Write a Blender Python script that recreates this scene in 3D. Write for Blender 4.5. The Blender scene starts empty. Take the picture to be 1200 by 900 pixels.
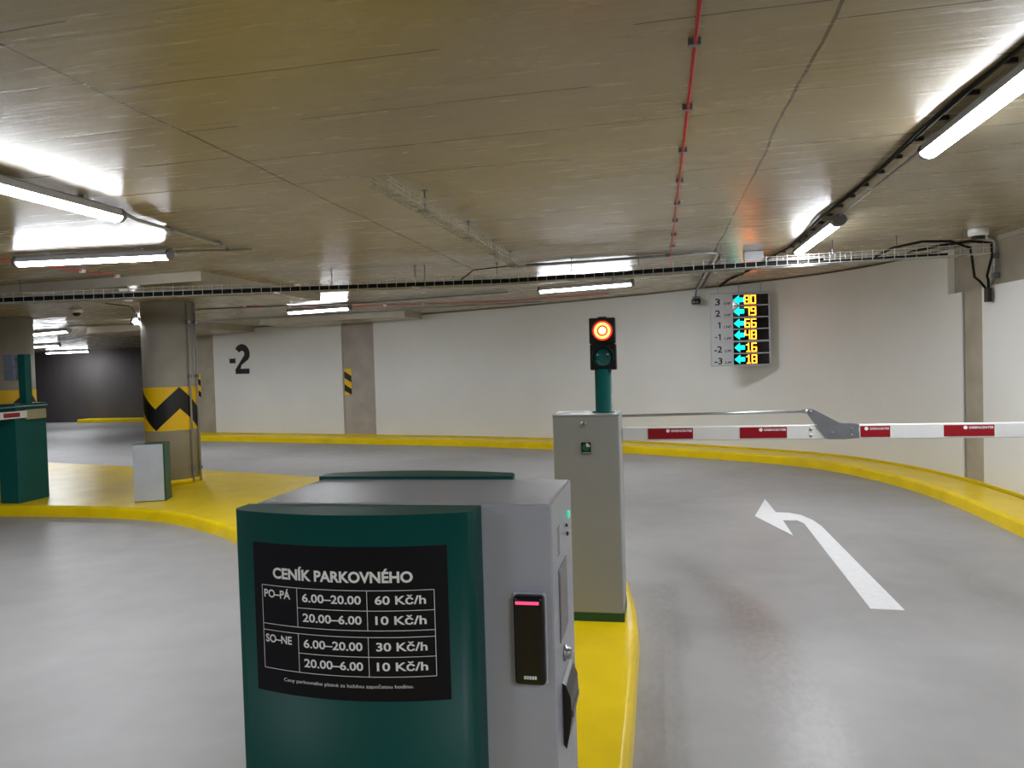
import bpy, bmesh, math, random
from mathutils import Vector, Matrix, noise
random.seed(7)
SC = bpy.context.scene
COL = SC.collection
PI = math.pi

# ------------------------------------------------------------------ camera
F = 900.0
def norm3(v): return Vector(v).normalized()
_Y = norm3((774-600, 420-450, F))                      # world +Y seen from the camera
_N = _Y.cross(Vector((1, -0.029, 0))).normalized()
if _N.y > 0: _N = -_N
_X = _Y.cross(_N).normalized()
if _X.x < 0: _X = -_X
right = Vector((_X.x, _Y.x, _N.x)); down = Vector((_X.y, _Y.y, _N.y)); fwd = Vector((_X.z, _Y.z, _N.z))
cam = bpy.data.cameras.new('camera'); co = bpy.data.objects.new('camera', cam); COL.objects.link(co)
cam.sensor_width = 36; cam.lens = 36*F/1200; cam.clip_start = .05; cam.clip_end = 100
m = Matrix.Identity(4)
for i in range(3):
    m[i][0] = right[i]; m[i][1] = -down[i]; m[i][2] = -fwd[i]
m[2][3] = 1.55
co.matrix_world = m
SC.camera = co

# ------------------------------------------------------------------ world, exposure
w = bpy.data.worlds.new('world'); SC.world = w; w.use_nodes = True
w.node_tree.nodes['Background'].inputs[0].default_value = (.75, .8, .9, 1)
w.node_tree.nodes['Background'].inputs[1].default_value = .05
SC.view_settings.view_transform = 'Standard'; SC.view_settings.look = 'None'
SC.view_settings.gamma = 1; SC.view_settings.use_curve_mapping = False
SC.view_settings.exposure = 2.85
SC.cycles.max_bounces = 16; SC.cycles.diffuse_bounces = 8
TUBE = 9.0                                             # luminance of the batten lights

# ------------------------------------------------------------------ materials
MATS = {}
def lin(c):
    return tuple(((v/255)/12.92 if v/255 <= .04045 else ((v/255+.055)/1.055)**2.4) for v in c)+(1,)
def mat(name, rgb, rough=.5, metal=0, spec=.5, noise_amt=.06, noise_scale=6, bump=0, bump_scale=200, coat=0, emis=None, estr=0, stretch=(1, 1, 1), aniso=0):
    if name in MATS: return MATS[name]
    M = bpy.data.materials.new(name); M.use_nodes = True; nt = M.node_tree; N = nt.nodes; L = nt.links
    b = N['Principled BSDF']
    b.inputs['Roughness'].default_value = rough; b.inputs['Metallic'].default_value = metal
    b.inputs['Specular IOR Level'].default_value = spec; b.inputs['Coat Weight'].default_value = coat
    b.inputs['Anisotropic'].default_value = aniso
    tc = N.new('ShaderNodeTexCoord'); mp = N.new('ShaderNodeMapping'); mp.inputs['Scale'].default_value = stretch
    L.new(tc.outputs['Object'], mp.inputs[0])
    no = N.new('ShaderNodeTexNoise'); no.inputs['Scale'].default_value = noise_scale; no.inputs['Detail'].default_value = 6
    L.new(mp.outputs[0], no.inputs[0])
    r = N.new('ShaderNodeValToRGB'); c = lin(rgb)
    r.color_ramp.elements[0].position = .3; r.color_ramp.elements[1].position = .7
    r.color_ramp.elements[0].color = tuple(v*(1-noise_amt) for v in c[:3])+(1,)
    r.color_ramp.elements[1].color = tuple(min(1, v*(1+noise_amt)) for v in c[:3])+(1,)
    L.new(no.outputs['Fac'], r.inputs[0]); L.new(r.outputs[0], b.inputs['Base Color'])
    if bump:
        n2 = N.new('ShaderNodeTexNoise'); n2.inputs['Scale'].default_value = bump_scale; n2.inputs['Detail'].default_value = 3
        L.new(mp.outputs[0], n2.inputs[0])
        bp = N.new('ShaderNodeBump'); bp.inputs['Strength'].default_value = bump; bp.inputs['Distance'].default_value = .002
        L.new(n2.outputs['Fac'], bp.inputs['Height']); L.new(bp.outputs[0], b.inputs['Normal'])
    if emis:
        b.inputs['Emission Color'].default_value = emis; b.inputs['Emission Strength'].default_value = estr
    MATS[name] = M; return M

def ceiling_material():
    M = bpy.data.materials.new('formwork concrete'); M.use_nodes = True; nt = M.node_tree; N = nt.nodes; L = nt.links
    b = N['Principled BSDF']
    tc = N.new('ShaderNodeTexCoord')
    def nz(scale, sc, det=5, dist=0.):
        mp = N.new('ShaderNodeMapping'); mp.inputs['Scale'].default_value = sc; L.new(tc.outputs['Object'], mp.inputs[0])
        n = N.new('ShaderNodeTexNoise'); n.inputs['Scale'].default_value = scale; n.inputs['Detail'].default_value = det
        n.inputs['Distortion'].default_value = dist
        L.new(mp.outputs[0], n.inputs[0]); return n.outputs['Fac']
    def ma(op, a, bb=None, cc=None):
        n = N.new('ShaderNodeMath'); n.operation = op
        for i, v in enumerate((a, bb, cc)):
            if v is None: continue
            if isinstance(v, (int, float)): n.inputs[i].default_value = v
            else: L.new(v, n.inputs[i])
        return n.outputs[0]
    big = nz(.55, (1, 1, 1), 4); grain = nz(7, (.35, 3.2, 1), 7, .3); fine = nz(30, (.12, 2.5, 1), 4)
    t = ma('ADD', ma('MULTIPLY', big, .72), ma('ADD', ma('MULTIPLY', grain, .24), ma('MULTIPLY', fine, .14)))
    r = N.new('ShaderNodeValToRGB')
    r.color_ramp.elements[0].position = .34; r.color_ramp.elements[0].color = lin((142, 130, 102))
    r.color_ramp.elements[1].position = .78; r.color_ramp.elements[1].color = lin((164, 151, 123))
    L.new(t, r.inputs[0])
    # dark burr lines left by the formwork sheets: long joints every 2.66 m, cross joints staggered per bay
    sx = N.new('ShaderNodeSeparateXYZ'); L.new(tc.outputs['Object'], sx.inputs[0])
    wob = ma('MULTIPLY', ma('SUBTRACT', nz(1.3, (1, 1, 1), 3), .5), .05)
    X = ma('ADD', sx.outputs[0], ma('ADD', wob, 2.06)); Yc = ma('ADD', sx.outputs[1], wob)
    ax = ma('DIVIDE', X, 2.645)
    dx = ma('MULTIPLY', ma('ABSOLUTE', ma('SUBTRACT', ma('FRACT', ma('ADD', ax, .5)), .5)), 2.645)
    bay = ma('FLOOR', ax)
    off = ma('MULTIPLY', ma('FRACT', ma('MULTIPLY', bay, .377)), 1.0)
    ay = ma('DIVIDE', ma('ADD', ma('ADD', Yc, off), -.5), .523)
    dy = ma('MULTIPLY', ma('ABSOLUTE', ma('SUBTRACT', ma('FRACT', ma('ADD', ay, .5)), .5)), .523)
    gate = ma('GREATER_THAN', nz(.8, (.6, 2.5, 1), 2), .46)
    lx = ma('LESS_THAN', dx, .007); ly = ma('MULTIPLY', ma('LESS_THAN', dy, .0045), gate)
    ln = ma('MULTIPLY', ma('MAXIMUM', lx, ly), .9)
    mx = N.new('ShaderNodeMixRGB'); mx.blend_type = 'MIX'; L.new(ln, mx.inputs[0]); L.new(r.outputs[0], mx.inputs[1]); mx.inputs[2].default_value = lin((78, 66, 48))
    # pits and dark grain strokes
    pit = ma('MULTIPLY', ma('GREATER_THAN', nz(9, (.35, 2.2, 1), 2), .735), .45)
    mx2 = N.new('ShaderNodeMixRGB'); L.new(pit, mx2.inputs[0]); L.new(mx.outputs[0], mx2.inputs[1]); mx2.inputs[2].default_value = lin((110, 96, 70))
    L.new(mx2.outputs[0], b.inputs['Base Color'])
    b.inputs['Anisotropic'].default_value = .85
    b.inputs['Specular IOR Level'].default_value = .36
    tg = N.new('ShaderNodeTangent'); tg.direction_type = 'UV_MAP'; tg.uv_map = 'uv'
    L.new(tg.outputs[0], b.inputs['Tangent'])
    rr = ma('ADD', ma('MULTIPLY', grain, .26), .11); L.new(rr, b.inputs['Roughness'])
    hb = ma('ADD', ma('MULTIPLY', nz(16, (.10, 2.2, 1), 4), 1.), ma('ADD', ma('MULTIPLY', grain, .6), ma('MULTIPLY', ma('MAXIMUM', lx, ly), -.6)))
    bp = N.new('ShaderNodeBump'); bp.inputs['Strength'].default_value = .3; bp.inputs['Distance'].default_value = .004
    L.new(hb, bp.inputs['Height']); L.new(bp.outputs[0], b.inputs['Normal'])
    return M

def floor_material():
    M = bpy.data.materials.new('grey epoxy floor'); M.use_nodes = True; nt = M.node_tree; N = nt.nodes; L = nt.links
    b = N['Principled BSDF']; tc = N.new('ShaderNodeTexCoord')
    def nz(scale, sc, det=5, dist=0.):
        mp = N.new('ShaderNodeMapping'); mp.inputs['Scale'].default_value = sc; L.new(tc.outputs['Object'], mp.inputs[0])
        n = N.new('ShaderNodeTexNoise'); n.inputs['Scale'].default_value = scale; n.inputs['Detail'].default_value = det
        n.inputs['Distortion'].default_value = dist
        L.new(mp.outputs[0], n.inputs[0]); return n.outputs['Fac']
    def ma(op, a, bb):
        n = N.new('ShaderNodeMath'); n.operation = op
        for i, v in enumerate((a, bb)):
            if isinstance(v, (int, float)): n.inputs[i].default_value = v
            else: L.new(v, n.inputs[i])
        return n.outputs[0]
    r = N.new('ShaderNodeValToRGB')
    r.color_ramp.elements[0].position = .35; r.color_ramp.elements[0].color = lin((142, 140, 139))
    r.color_ramp.elements[1].position = .7; r.color_ramp.elements[1].color = lin((160, 158, 158))
    L.new(ma('ADD', ma('MULTIPLY', nz(.7, (1, 1, 1), 6, .6), .75), ma('MULTIPLY', nz(5, (1, 1, 1), 6), .25)), r.inputs[0])
    at = N.new('ShaderNodeAttribute'); at.attribute_name = 'wear'
    br = nz(30, (1, .5, 1), 6, .2)
    wf = ma('MULTIPLY', at.outputs['Fac'], ma('ADD', ma('MULTIPLY', br, 1.3), -.05))
    mx = N.new('ShaderNodeMixRGB'); L.new(wf, mx.inputs[0]); L.new(r.outputs[0], mx.inputs[1]); mx.inputs[2].default_value = lin((104, 96, 92))
    speck = ma('MULTIPLY', ma('GREATER_THAN', nz(8.5, (1, 1.6, 1), 3), .775), .6)
    mx2 = N.new('ShaderNodeMixRGB'); L.new(speck, mx2.inputs[0]); L.new(mx.outputs[0], mx2.inputs[1]); mx2.inputs[2].default_value = lin((84, 80, 76))
    L.new(mx2.outputs[0], b.inputs['Base Color'])
    rg = ma('MAXIMUM', .21, ma('SUBTRACT', ma('ADD', ma('MULTIPLY', nz(3, (1, 1, 1), 4), .16), .38), ma('MULTIPLY', at.outputs['Fac'], .27))); L.new(rg, b.inputs['Roughness'])
    b.inputs['Specular IOR Level'].default_value = .4
    bp = N.new('ShaderNodeBump'); bp.inputs['Distance'].default_value = .003
    L.new(ma('ADD', .08, ma('MULTIPLY', at.outputs['Fac'], .5)), bp.inputs['Strength'])
    L.new(nz(130, (1, 1, 1), 2), bp.inputs['Height']); L.new(bp.outputs[0], b.inputs['Normal'])
    return M

m_ceil = ceiling_material(); m_floor = floor_material()
m_conc = mat('bare concrete', (166, 157, 141), .75, noise_amt=.13, noise_scale=3, bump=.5, bump_scale=60)
m_beam = mat('pale beam concrete', (176, 168, 152), .6, noise_amt=.08, noise_scale=4, bump=.3, bump_scale=50)
m_pillar = mat('pillar concrete', (158, 154, 146), .6, noise_amt=.08, noise_scale=4, bump=.3, bump_scale=50)
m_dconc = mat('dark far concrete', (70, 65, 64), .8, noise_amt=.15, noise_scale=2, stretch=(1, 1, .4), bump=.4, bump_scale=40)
m_white = mat('white wall render', (224, 223, 219), .7, noise_amt=.025, noise_scale=1.2, bump=.15, bump_scale=80)
m_yel = mat('yellow floor paint', (228, 196, 4), .33, spec=.4, noise_amt=.09, noise_scale=3, bump=.6, bump_scale=9)
m_dirt = mat('dark joint filler', (44, 40, 34), .8)
m_green = mat('green powder coat', (0, 78, 74), .45, spec=.35, noise_amt=.03, bump=.12, bump_scale=500)
m_dgreen = mat('dark green steel', (0, 72, 48), .4, noise_amt=.03, bump=.1, bump_scale=400)
m_grey = mat('grey powder coat', (170, 174, 188), .2, spec=.7, noise_amt=.02, bump=.4, bump_scale=600)
m_cab = mat('light grey cabinet paint', (146, 148, 148), .4, noise_amt=.02, bump=.15, bump_scale=500)
m_blk = mat('black plastic', (14, 14, 18), .35, noise_amt=.1)
m_cable = mat('black cable sheath', (18, 17, 16), .8, spec=.2)
m_film = mat('black printed film', (12, 13, 22), .5, spec=.25, noise_amt=.05)
m_print = mat('white print', (240, 242, 246), .5, noise_amt=.01)
m_tsteel = mat('tray wire', (178, 178, 174), .5, metal=.1)
m_steel = mat('galvanised steel', (172, 174, 178), .32, metal=.85, noise_amt=.1, noise_scale=30)
m_dsteel = mat('dull zinc steel', (128, 130, 138), .45, metal=.6, noise_amt=.08, noise_scale=20)
m_conduit = mat('grey plastic conduit', (150, 148, 144), .5)
m_wplast = mat('white plastic', (214, 214, 214), .4, noise_amt=.02)
m_bplast = mat('pale grey plastic housing', (186, 188, 200), .45, noise_amt=.02)
m_red = mat('red pipe', (196, 40, 50), .45)
m_sred = mat('dark red reflective film', (140, 6, 26), .3, noise_amt=.05)
m_hyel = mat('hazard yellow film', (240, 195, 10), .35, noise_amt=.03)
m_hblk = mat('hazard black film', (16, 16, 18), .4)
m_markw = mat('white road paint', (226, 226, 228), .5, noise_amt=.05, noise_scale=20, bump=.2, bump_scale=90)
m_blackp = mat('black wall paint', (24, 25, 28), .6, noise_amt=.2)
m_tube = mat('lit tube diffuser', (240, 240, 245), .4, emis=(.905, .945, 1, 1), estr=TUBE, noise_amt=0)
m_led_c = mat('cyan led', (0, 40, 40), .4, emis=(0, .66, .56, 1), estr=.5)
m_led_a = mat('amber led', (60, 40, 0), .4, emis=(1, .2, .01, 1), estr=1.5)
m_ledbg = mat('black led window', (20, 18, 22), .08, noise_amt=.1)
m_red_l = mat('lit red lens', (120, 10, 8), .3, emis=(1, .03, .02, 1), estr=.3)
m_red_h = mat('lit orange red ring', (200, 60, 20), .3, emis=(1, .22, .05, 1), estr=.8)
m_red_c = mat('lit hot centre', (250, 180, 120), .3, emis=(1, .42, .16, 1), estr=.7)
m_gr_l = mat('unlit green lens', (34, 104, 106), .12, noise_amt=.35, noise_scale=60)
m_pink = mat('pink led bar', (200, 40, 80), .3, emis=(1, .09, .25, 1), estr=.14)
m_gled = mat('green led', (20, 120, 90), .3, emis=(.1, .85, .5, 1), estr=.09)
m_screen = mat('lcd screen', (64, 66, 70), .12, noise_amt=.03)
m_sgreen = mat('logo green', (0, 92, 56), .4)
m_cream = mat('beige clamp casting', (150, 146, 118), .5)

# ------------------------------------------------------------------ mesh helpers
class MB:
    def __init__(s): s.bm = bmesh.new(); s.mats = []
    def mi(s, m):
        if m not in s.mats: s.mats.append(m)
        return s.mats.index(m)
    def face(s, pts, m=None, smooth=False):
        vs = [s.bm.verts.new(p) for p in pts]; f = s.bm.faces.new(vs); f.smooth = smooth
        if m: f.material_index = s.mi(m)
        return f
    def box(s, lo, hi, bev=0, M=None, seg=2):
        g = bmesh.new(); bmesh.ops.create_cube(g, size=1)
        for v in g.verts:
            v.co = Vector([(lo[i]+hi[i])/2+v.co[i]*(hi[i]-lo[i]) for i in range(3)])
        if bev: bmesh.ops.bevel(g, geom=g.edges[:], offset=bev, segments=seg, affect='EDGES', profile=.5)
        s.merge(g, M); return s
    def merge(s, g, M=None):
        mp = {}
        for v in g.verts: mp[v] = s.bm.verts.new((M @ v.co) if M else v.co)
        for f in g.faces:
            try:
                nf = s.bm.faces.new([mp[v] for v in f.verts]); nf.smooth = f.smooth
            except ValueError: pass
        g.free()
    def tube(s, pts, r, n=8, caps=True, close=False):
        pts = [Vector(p) for p in pts]; rings = []; N = len(pts)
        up = None
        for i, p in enumerate(pts):
            d = (pts[min(i+1, N-1)]-pts[max(i-1, 0)]).normalized()
            if up is None:
                up = Vector((0, 0, 1)) if abs(d.z) < .9 else Vector((1, 0, 0))
            a = d.cross(up).normalized(); up = a.cross(d).normalized(); 
            rr = r[i] if isinstance(r, (list, tuple)) else r
            rings.append([s.bm.verts.new(p+(a*math.cos(2*PI*k/n)+up*math.sin(2*PI*k/n))*rr) for k in range(n)])
        for i in range(N-1):
            for k in range(n):
                f = s.bm.faces.new((rings[i][k], rings[i][(k+1) % n], rings[i+1][(k+1) % n], rings[i+1][k])); f.smooth = n > 5
        if caps:
            s.bm.faces.new(rings[0][::-1]); s.bm.faces.new(rings[-1])
        return s
    def prism(s, poly, z0, z1, M=None):
        """poly in XY, extruded z0..z1 (M maps to the world)"""
        g = bmesh.new()
        a = [g.verts.new((p[0], p[1], z0)) for p in poly]; b = [g.verts.new((p[0], p[1], z1)) for p in poly]
        n = len(poly); g.faces.new(a[::-1]); g.faces.new(b)
        for i in range(n): g.faces.new((a[i], a[(i+1) % n], b[(i+1) % n], b[i]))
        bmesh.ops.recalc_face_normals(g, faces=g.faces[:]); s.merge(g, M); return s
    def lathe(s, prof, n=32, M=None, smooth=True):
        """prof: list of (r, z) about Z"""
        g = bmesh.new(); rings = []
        for r, z in prof: rings.append([g.verts.new((r*math.cos(2*PI*k/n), r*math.sin(2*PI*k/n), z)) for k in range(n)])
        for i in range(len(prof)-1):
            for k in range(n):
                f = g.faces.new((rings[i][k], rings[i][(k+1) % n], rings[i+1][(k+1) % n], rings[i+1][k])); f.smooth = smooth
        g.faces.new(rings[0][::-1]); g.faces.new(rings[-1])
        s.merge(g, M); return s
    def build(s, name, m, parent=None, loc=None, keepmats=False):
        me = bpy.data.meshes.new(name)
        if not keepmats: bmesh.ops.recalc_face_normals(s.bm, faces=s.bm.faces[:])
        s.bm.to_mesh(me); s.bm.free()
        for mm in ([m]+[q for q in s.mats if q is not m] if not s.mats else s.mats): me.materials.append(mm)
        o = bpy.data.objects.new(name, me); COL.objects.link(o)
        if parent is not None:
            o.parent = parent; off = -Vector(wloc(parent)); me.transform(Matrix.Translation(off))
        return o
def wloc(o):
    v = Vector(o.location)
    while o.parent: o = o.parent; v += o.location
    return v
def thing(name, label, cat, loc=(0, 0, 0), group=None):
    o = bpy.data.objects.new(name, None); o.empty_display_size = .1; COL.objects.link(o); o.location = loc
    return tag(o, label, cat, group)
def tag(o, label=None, cat=None, group=None, kind=None):
    if label: o['label'] = label
    if cat: o['category'] = cat
    if group: o['group'] = group
    if kind: o['kind'] = kind
    return o
def struct(o): o['kind'] = 'structure'; return o
def plab(o, l): o['label'] = l; return o
def dup(root, delta, label, group=None):
    def cp(o, par):
        c = o.copy(); COL.objects.link(c); c.parent = par
        for ch in [q for q in o.children]: cp(ch, c)
        return c
    r = cp(root, None); r.location = Vector(root.location)+Vector(delta); r['label'] = label
    if group: r['group'] = group
    return r

def CZ(x): return 2.65+.015*x                    # the slab falls slightly to the left

_tcache = {}
def text_verts(s, bold=.02):
    key = (s, bold)
    if key in _tcache: return _tcache[key]
    cu = bpy.data.curves.new('t', 'FONT'); cu.body = s; cu.size = 1; cu.offset = bold; cu.resolution_u = 3
    o = bpy.data.objects.new('t', cu); COL.objects.link(o); bpy.context.view_layer.update()
    dg = bpy.context.evaluated_depsgraph_get()
    me = bpy.data.meshes.new_from_object(o.evaluated_get(dg))
    V = [tuple(v.co) for v in me.vertices]; P = [tuple(p.vertices) for p in me.polygons]
    bpy.data.objects.remove(o); bpy.data.curves.remove(cu); bpy.data.meshes.remove(me)
    _tcache[key] = (V, P); return V, P
CAP = None
def text(mb, s, x0, x1, base, cap, fn, bold=.02):
    """text between x0 and x1, baseline at base, capital height cap; fn maps (u, v) to the world"""
    global CAP
    if CAP is None: CAP = max(v[1] for v in text_verts('H', 0)[0])
    V, P = text_verts(s, bold); a = min(v[0] for v in V); b = max(v[0] for v in V)
    vs = [mb.bm.verts.new(fn(x0+(v[0]-a)/(b-a)*(x1-x0), base+v[1]/CAP*cap)) for v in V]
    for p in P:
        try: mb.bm.faces.new([vs[i] for i in p])
        except ValueError: pass

# ------------------------------------------------------------------ wall path
CTRL = [(-11.6, 16.26), (-10.2, 16.05), (-8, 15.6), (-5.7, 15.05), (-3.8, 14.6), (-2.15, 14.05), (-.55, 13.4), (.95, 12.5), (2.0, 11.75), (2.6, 11.05), (3.0, 10.2), (3.25, 9.3), (3.38, 8.3), (3.42, 7), (3.42, 5), (3.42, 2), (3.42, -3), (3.42, -8)]
def crom(c, n=12):
    c = [Vector((p[0], p[1])) for p in c]; o = []
    for i in range(len(c)-1):
        p0 = c[max(i-1, 0)]; p1 = c[i]; p2 = c[i+1]; p3 = c[min(i+2, len(c)-1)]
        for k in range(n):
            t = k/n; o.append(.5*((2*p1)+(-p0+p2)*t+(2*p0-5*p1+4*p2-p3)*t*t+(-p0+3*p1-3*p2+p3)*t**3))
    o.append(c[-1]); return o
W = crom(CTRL)
S = [0]
for i in range(1, len(W)): S.append(S[-1]+(W[i]-W[i-1]).length)
def wall_at(s, off=0.0):
    """point on the wall at arc length s, pushed off metres into the room"""
    s = min(max(s, 0), S[-1]-1e-6); i = max(k for k in range(len(S)-1) if S[k] <= s)
    t = (s-S[i])/(S[i+1]-S[i]); p = W[i].lerp(W[i+1], t)
    d0 = (W[min(i+1, len(W)-1)]-W[max(i-1, 0)]).normalized(); d1 = (W[min(i+2, len(W)-1)]-W[i]).normalized()
    d = d0.lerp(d1, t).normalized(); n = Vector((-d.y, d.x))
    if n.dot(Vector((-2, 3))-p) < 0: n = -n
    return p+n*off
def s_of(x, y):
    best = min(range(len(W)), key=lambda i: (W[i]-Vector((x, y))).length); s0 = S[best]
    return min((s0+k*.01 for k in range(-40, 41)), key=lambda s: (wall_at(s)-Vector((x, y))).length)
def wall_strip(mb, s0, s1, o0, o1, z0, z1, step=.25):
    """a solid following the wall: offsets o0..o1, heights z0..z1 (z1 may be a function of x)"""
    n = max(2, int((s1-s0)/step)+1); rows = []
    for k in range(n+1):
        s = s0+(s1-s0)*k/n; a = wall_at(s, o0); b = wall_at(s, o1)
        za = z1(a.x) if callable(z1) else z1; zb = z1(b.x) if callable(z1) else z1
        rows.append([mb.bm.verts.new((a.x, a.y, z0)), mb.bm.verts.new((b.x, b.y, z0)), mb.bm.verts.new((b.x, b.y, zb)), mb.bm.verts.new((a.x, a.y, za))])
    for k in range(n):
        for j in range(4):
            mb.bm.faces.new((rows[k][j], rows[k][(j+1) % 4], rows[k+1][(j+1) % 4], rows[k+1][j]))
    mb.bm.faces.new(rows[0][::-1]); mb.bm.faces.new(rows[-1])
S_C1L = s_of(-10.07, 16.03); S_COLL = s_of(-6.614, 15.27); S_COLR = s_of(-5.815, 15.08)
S_N0 = s_of(3.205, 9.49); S_N1 = s_of(3.26, 9.25); S_RC = s_of(3.325, 8.87); SEND = S[-1]

# ------------------------------------------------------------------ structure: floor
def seg_dist(p, pts):
    best = 9
    for i in range(len(pts)-1):
        a = Vector(pts[i]); b = Vector(pts[i+1]); d = b-a; t = max(0, min(1, (p-a).dot(d)/d.length_squared)); best = min(best, (p-(a+d*t)).length)
    return best
TY1 = [(.10, 6.1), (.25, 5.5), (.45, 5.0), (.52, 4.4), (.55, 3.7), (.56, 2.9), (.55, 1.5)]
TY2 = [(1.7, 7.1), (1.95, 6.0), (2.1, 5.0), (2.15, 3.5)]
PATCH = [(-.02, 5.3), (0.0, 4.2), (-.03, 3.4), (-.03, 1)]
mb = MB(); lay = None
def axis(lo, hi, a, b, fine, coarse):
    v = [lo]; x = lo
    while x < hi-1e-6:
        x += fine if a <= x+1e-6 < b else coarse
        v.append(min(x, hi))
    return v
xs = axis(-25, 4.2, -.6, 3.2, .05, .6); ys = axis(-8, 24, 1.6, 8.2, .06, .6)
me = bpy.data.meshes.new('floor'); V = [(x, y, 0) for y in ys for x in xs]; nx = len(xs)
FC = [(j*nx+i, j*nx+i+1, (j+1)*nx+i+1, (j+1)*nx+i) for j in range(len(ys)-1) for i in range(nx-1)]
me.from_pydata(V, [], FC); at = me.attributes.new('wear', 'FLOAT', 'POINT')
def sm(x): x = max(0, min(1, x)); return x*x*(3-2*x)
for i, (x, y, z) in enumerate(V):
    v = 0
    if -1 < x < 3.5 and 1 < y < 9:
        p = Vector((x, y)); nn = noise.noise(Vector((x*3, y*1.2, 0)))*.05
        wid = .07+.05*sm((6-y)/3)
        dd = seg_dist(p, TY1)/(.10+.10*sm((5.6-y)/1.5)); v = max(v, .75*math.exp(-dd**3)*sm((6.3-y)/.9)*(.75+nn*5))
        v = max(v, .40*math.exp(-(seg_dist(p, TY2)/.16)**2)*sm((7.1-y)/.8)*(.8+nn*6))
        if p.x > -.16: v = max(v, .42*sm((.11+nn*.4-seg_dist(p, PATCH))/.02))
    at.data[i].value = v
me.materials.append(m_floor); fo = bpy.data.objects.new('floor', me); COL.objects.link(fo); struct(fo)

# ceiling slab, with the UVs that give the grain its direction
def slab(name, x0, x1, y0, y1, drop, thick, m):
    mb = MB(); g = mb.bm; z = [CZ(x0)-drop, CZ(x1)-drop]
    if thick is None: zt = [2.95, 2.95]
    else: zt = [z[0]+thick, z[1]+thick]
    c = [(x0, y0, z[0]), (x1, y0, z[1]), (x1, y1, z[1]), (x0, y1, z[0]), (x0, y0, zt[0]), (x1, y0, zt[1]), (x1, y1, zt[1]), (x0, y1, zt[0])]
    v = [g.verts.new(p) for p in c]
    for f in ((3, 2, 1, 0), (4, 5, 6, 7), (0, 1, 5, 4), (1, 2, 6, 5), (2, 3, 7, 6), (3, 0, 4, 7)): g.faces.new([v[i] for i in f])
    uv = g.loops.layers.uv.new('uv')
    g.normal_update()
    for f in g.faces:
        nx_, ny_ = abs(f.normal.x), abs(f.normal.y)
        for l in f.loops:
            c_ = l.vert.co; l[uv].uv = (c_.y, c_.z) if nx_ > .7 else ((c_.x, c_.z) if ny_ > .7 else (c_.x, c_.y))
    if thick is not None:
        k = (mb.mi(m), mb.mi(m_beam))[1]
        for f in g.faces:
            if abs(f.normal.z) < .5: f.material_index = k
    return mb.build(name, m)
struct(slab('ceiling', -25, 4.2, -8, 24, 0, .3, m_ceil))
# thickened parts of the slab over the pillars
struct(slab('trim_1', -12.5, -4.6, 7.15, 9.97, .10, .12, m_ceil))
struct(slab('trim_2', -7.6, -4.66, 13.7, 14.75, .11, .13, m_ceil))
struct(slab('trim_3', -11.0, -8.9, 13.2, 15.9, .12, .14, m_ceil))

# walls
mb = MB(); wall_strip(mb, 0, SEND, -.28, -.08, 0, lambda x: CZ(x)+.06); wb = mb.build('wall_right', m_conc); struct(wb)
top = lambda x: CZ(x)-.018
def clad(s0, s1, z1, z0=.12):
    mb = MB(); wall_strip(mb, s0, s1, -.079, 0, z0, z1); return mb.build('cladding', m_white, wb)
clad(S_C1L, S_COLL, top); clad(S_COLR, S_N0, top); clad(S_N0, S_N1, 2.18); clad(S_RC, SEND, 2.2)
mb = MB(); wall_strip(mb, S_N1+.001, S_N1+.02, -.010, .005, .12, 2.18); mb.build('edge_profile', m_wplast, wb)
mb = MB(); wall_strip(mb, S_N1+.03, S_RC-.01, -.079, -.016, .12, 2.175); mb.build('concrete_pier', m_conc, wb)
mb = MB(); wall_strip(mb, S_COLL+.02, S_COLR-.02, -.079, -.035, .12, top); mb.build('concrete_pier', mat('pier concrete', (170, 162, 152), .75, noise_amt=.12, noise_scale=3, bump=.4, bump_scale=50), wb)
mb = MB(); wall_strip(mb, S_C1L-1.6, S_C1L-.02, -.079, -.02, 0, lambda x: CZ(x)-.22); mb.build('concrete_pier', m_conc, wb)
# yellow wall foot, dark joint and kerb
mb = MB(); wall_strip(mb, 1.0, SEND, -.078, .03, .10, .142); struct(mb.build('baseboard_right', m_yel))
mb = MB(); wall_strip(mb, 1.0, SEND, .0, .0625, 0, .112); struct(mb.build('trim_4', m_dirt))
mb = MB(); n = int((SEND-1)/.2); rows = []
KP = [(.062, 0), (.062, .12), (.50, .12), (.525, .113), (.54, .095), (.55, 0)]
for k in range(n+1):
    s = 1+(SEND-1)*k/n; rows.append([mb.bm.verts.new((*wall_at(s, o), z)) for o, z in KP])
for k in range(n):
    for j in range(len(KP)-1):
        f = mb.bm.faces.new((rows[k][j], rows[k][j+1], rows[k+1][j+1], rows[k+1][j]))
mb.bm.faces.new(rows[0]); mb.bm.faces.new(rows[-1][::-1])
struct(mb.build('trim_5', m_yel))
def wbox(name, lo, hi, m): 
    mb = MB(); mb.box(lo, hi); return struct(mb.build(name, m))
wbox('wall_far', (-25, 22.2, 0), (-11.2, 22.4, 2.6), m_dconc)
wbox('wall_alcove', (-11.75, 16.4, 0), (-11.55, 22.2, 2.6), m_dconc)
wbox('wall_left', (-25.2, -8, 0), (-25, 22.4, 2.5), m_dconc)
wbox('wall_behind', (-25, -8.2, 0), (4.2, -8, 2.95), m_conc)
mb = MB(); mb.box((-18.6, 21.7, 0), (-11.75, 22.2, .12), .02); struct(mb.build('trim_6', m_yel))

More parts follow.
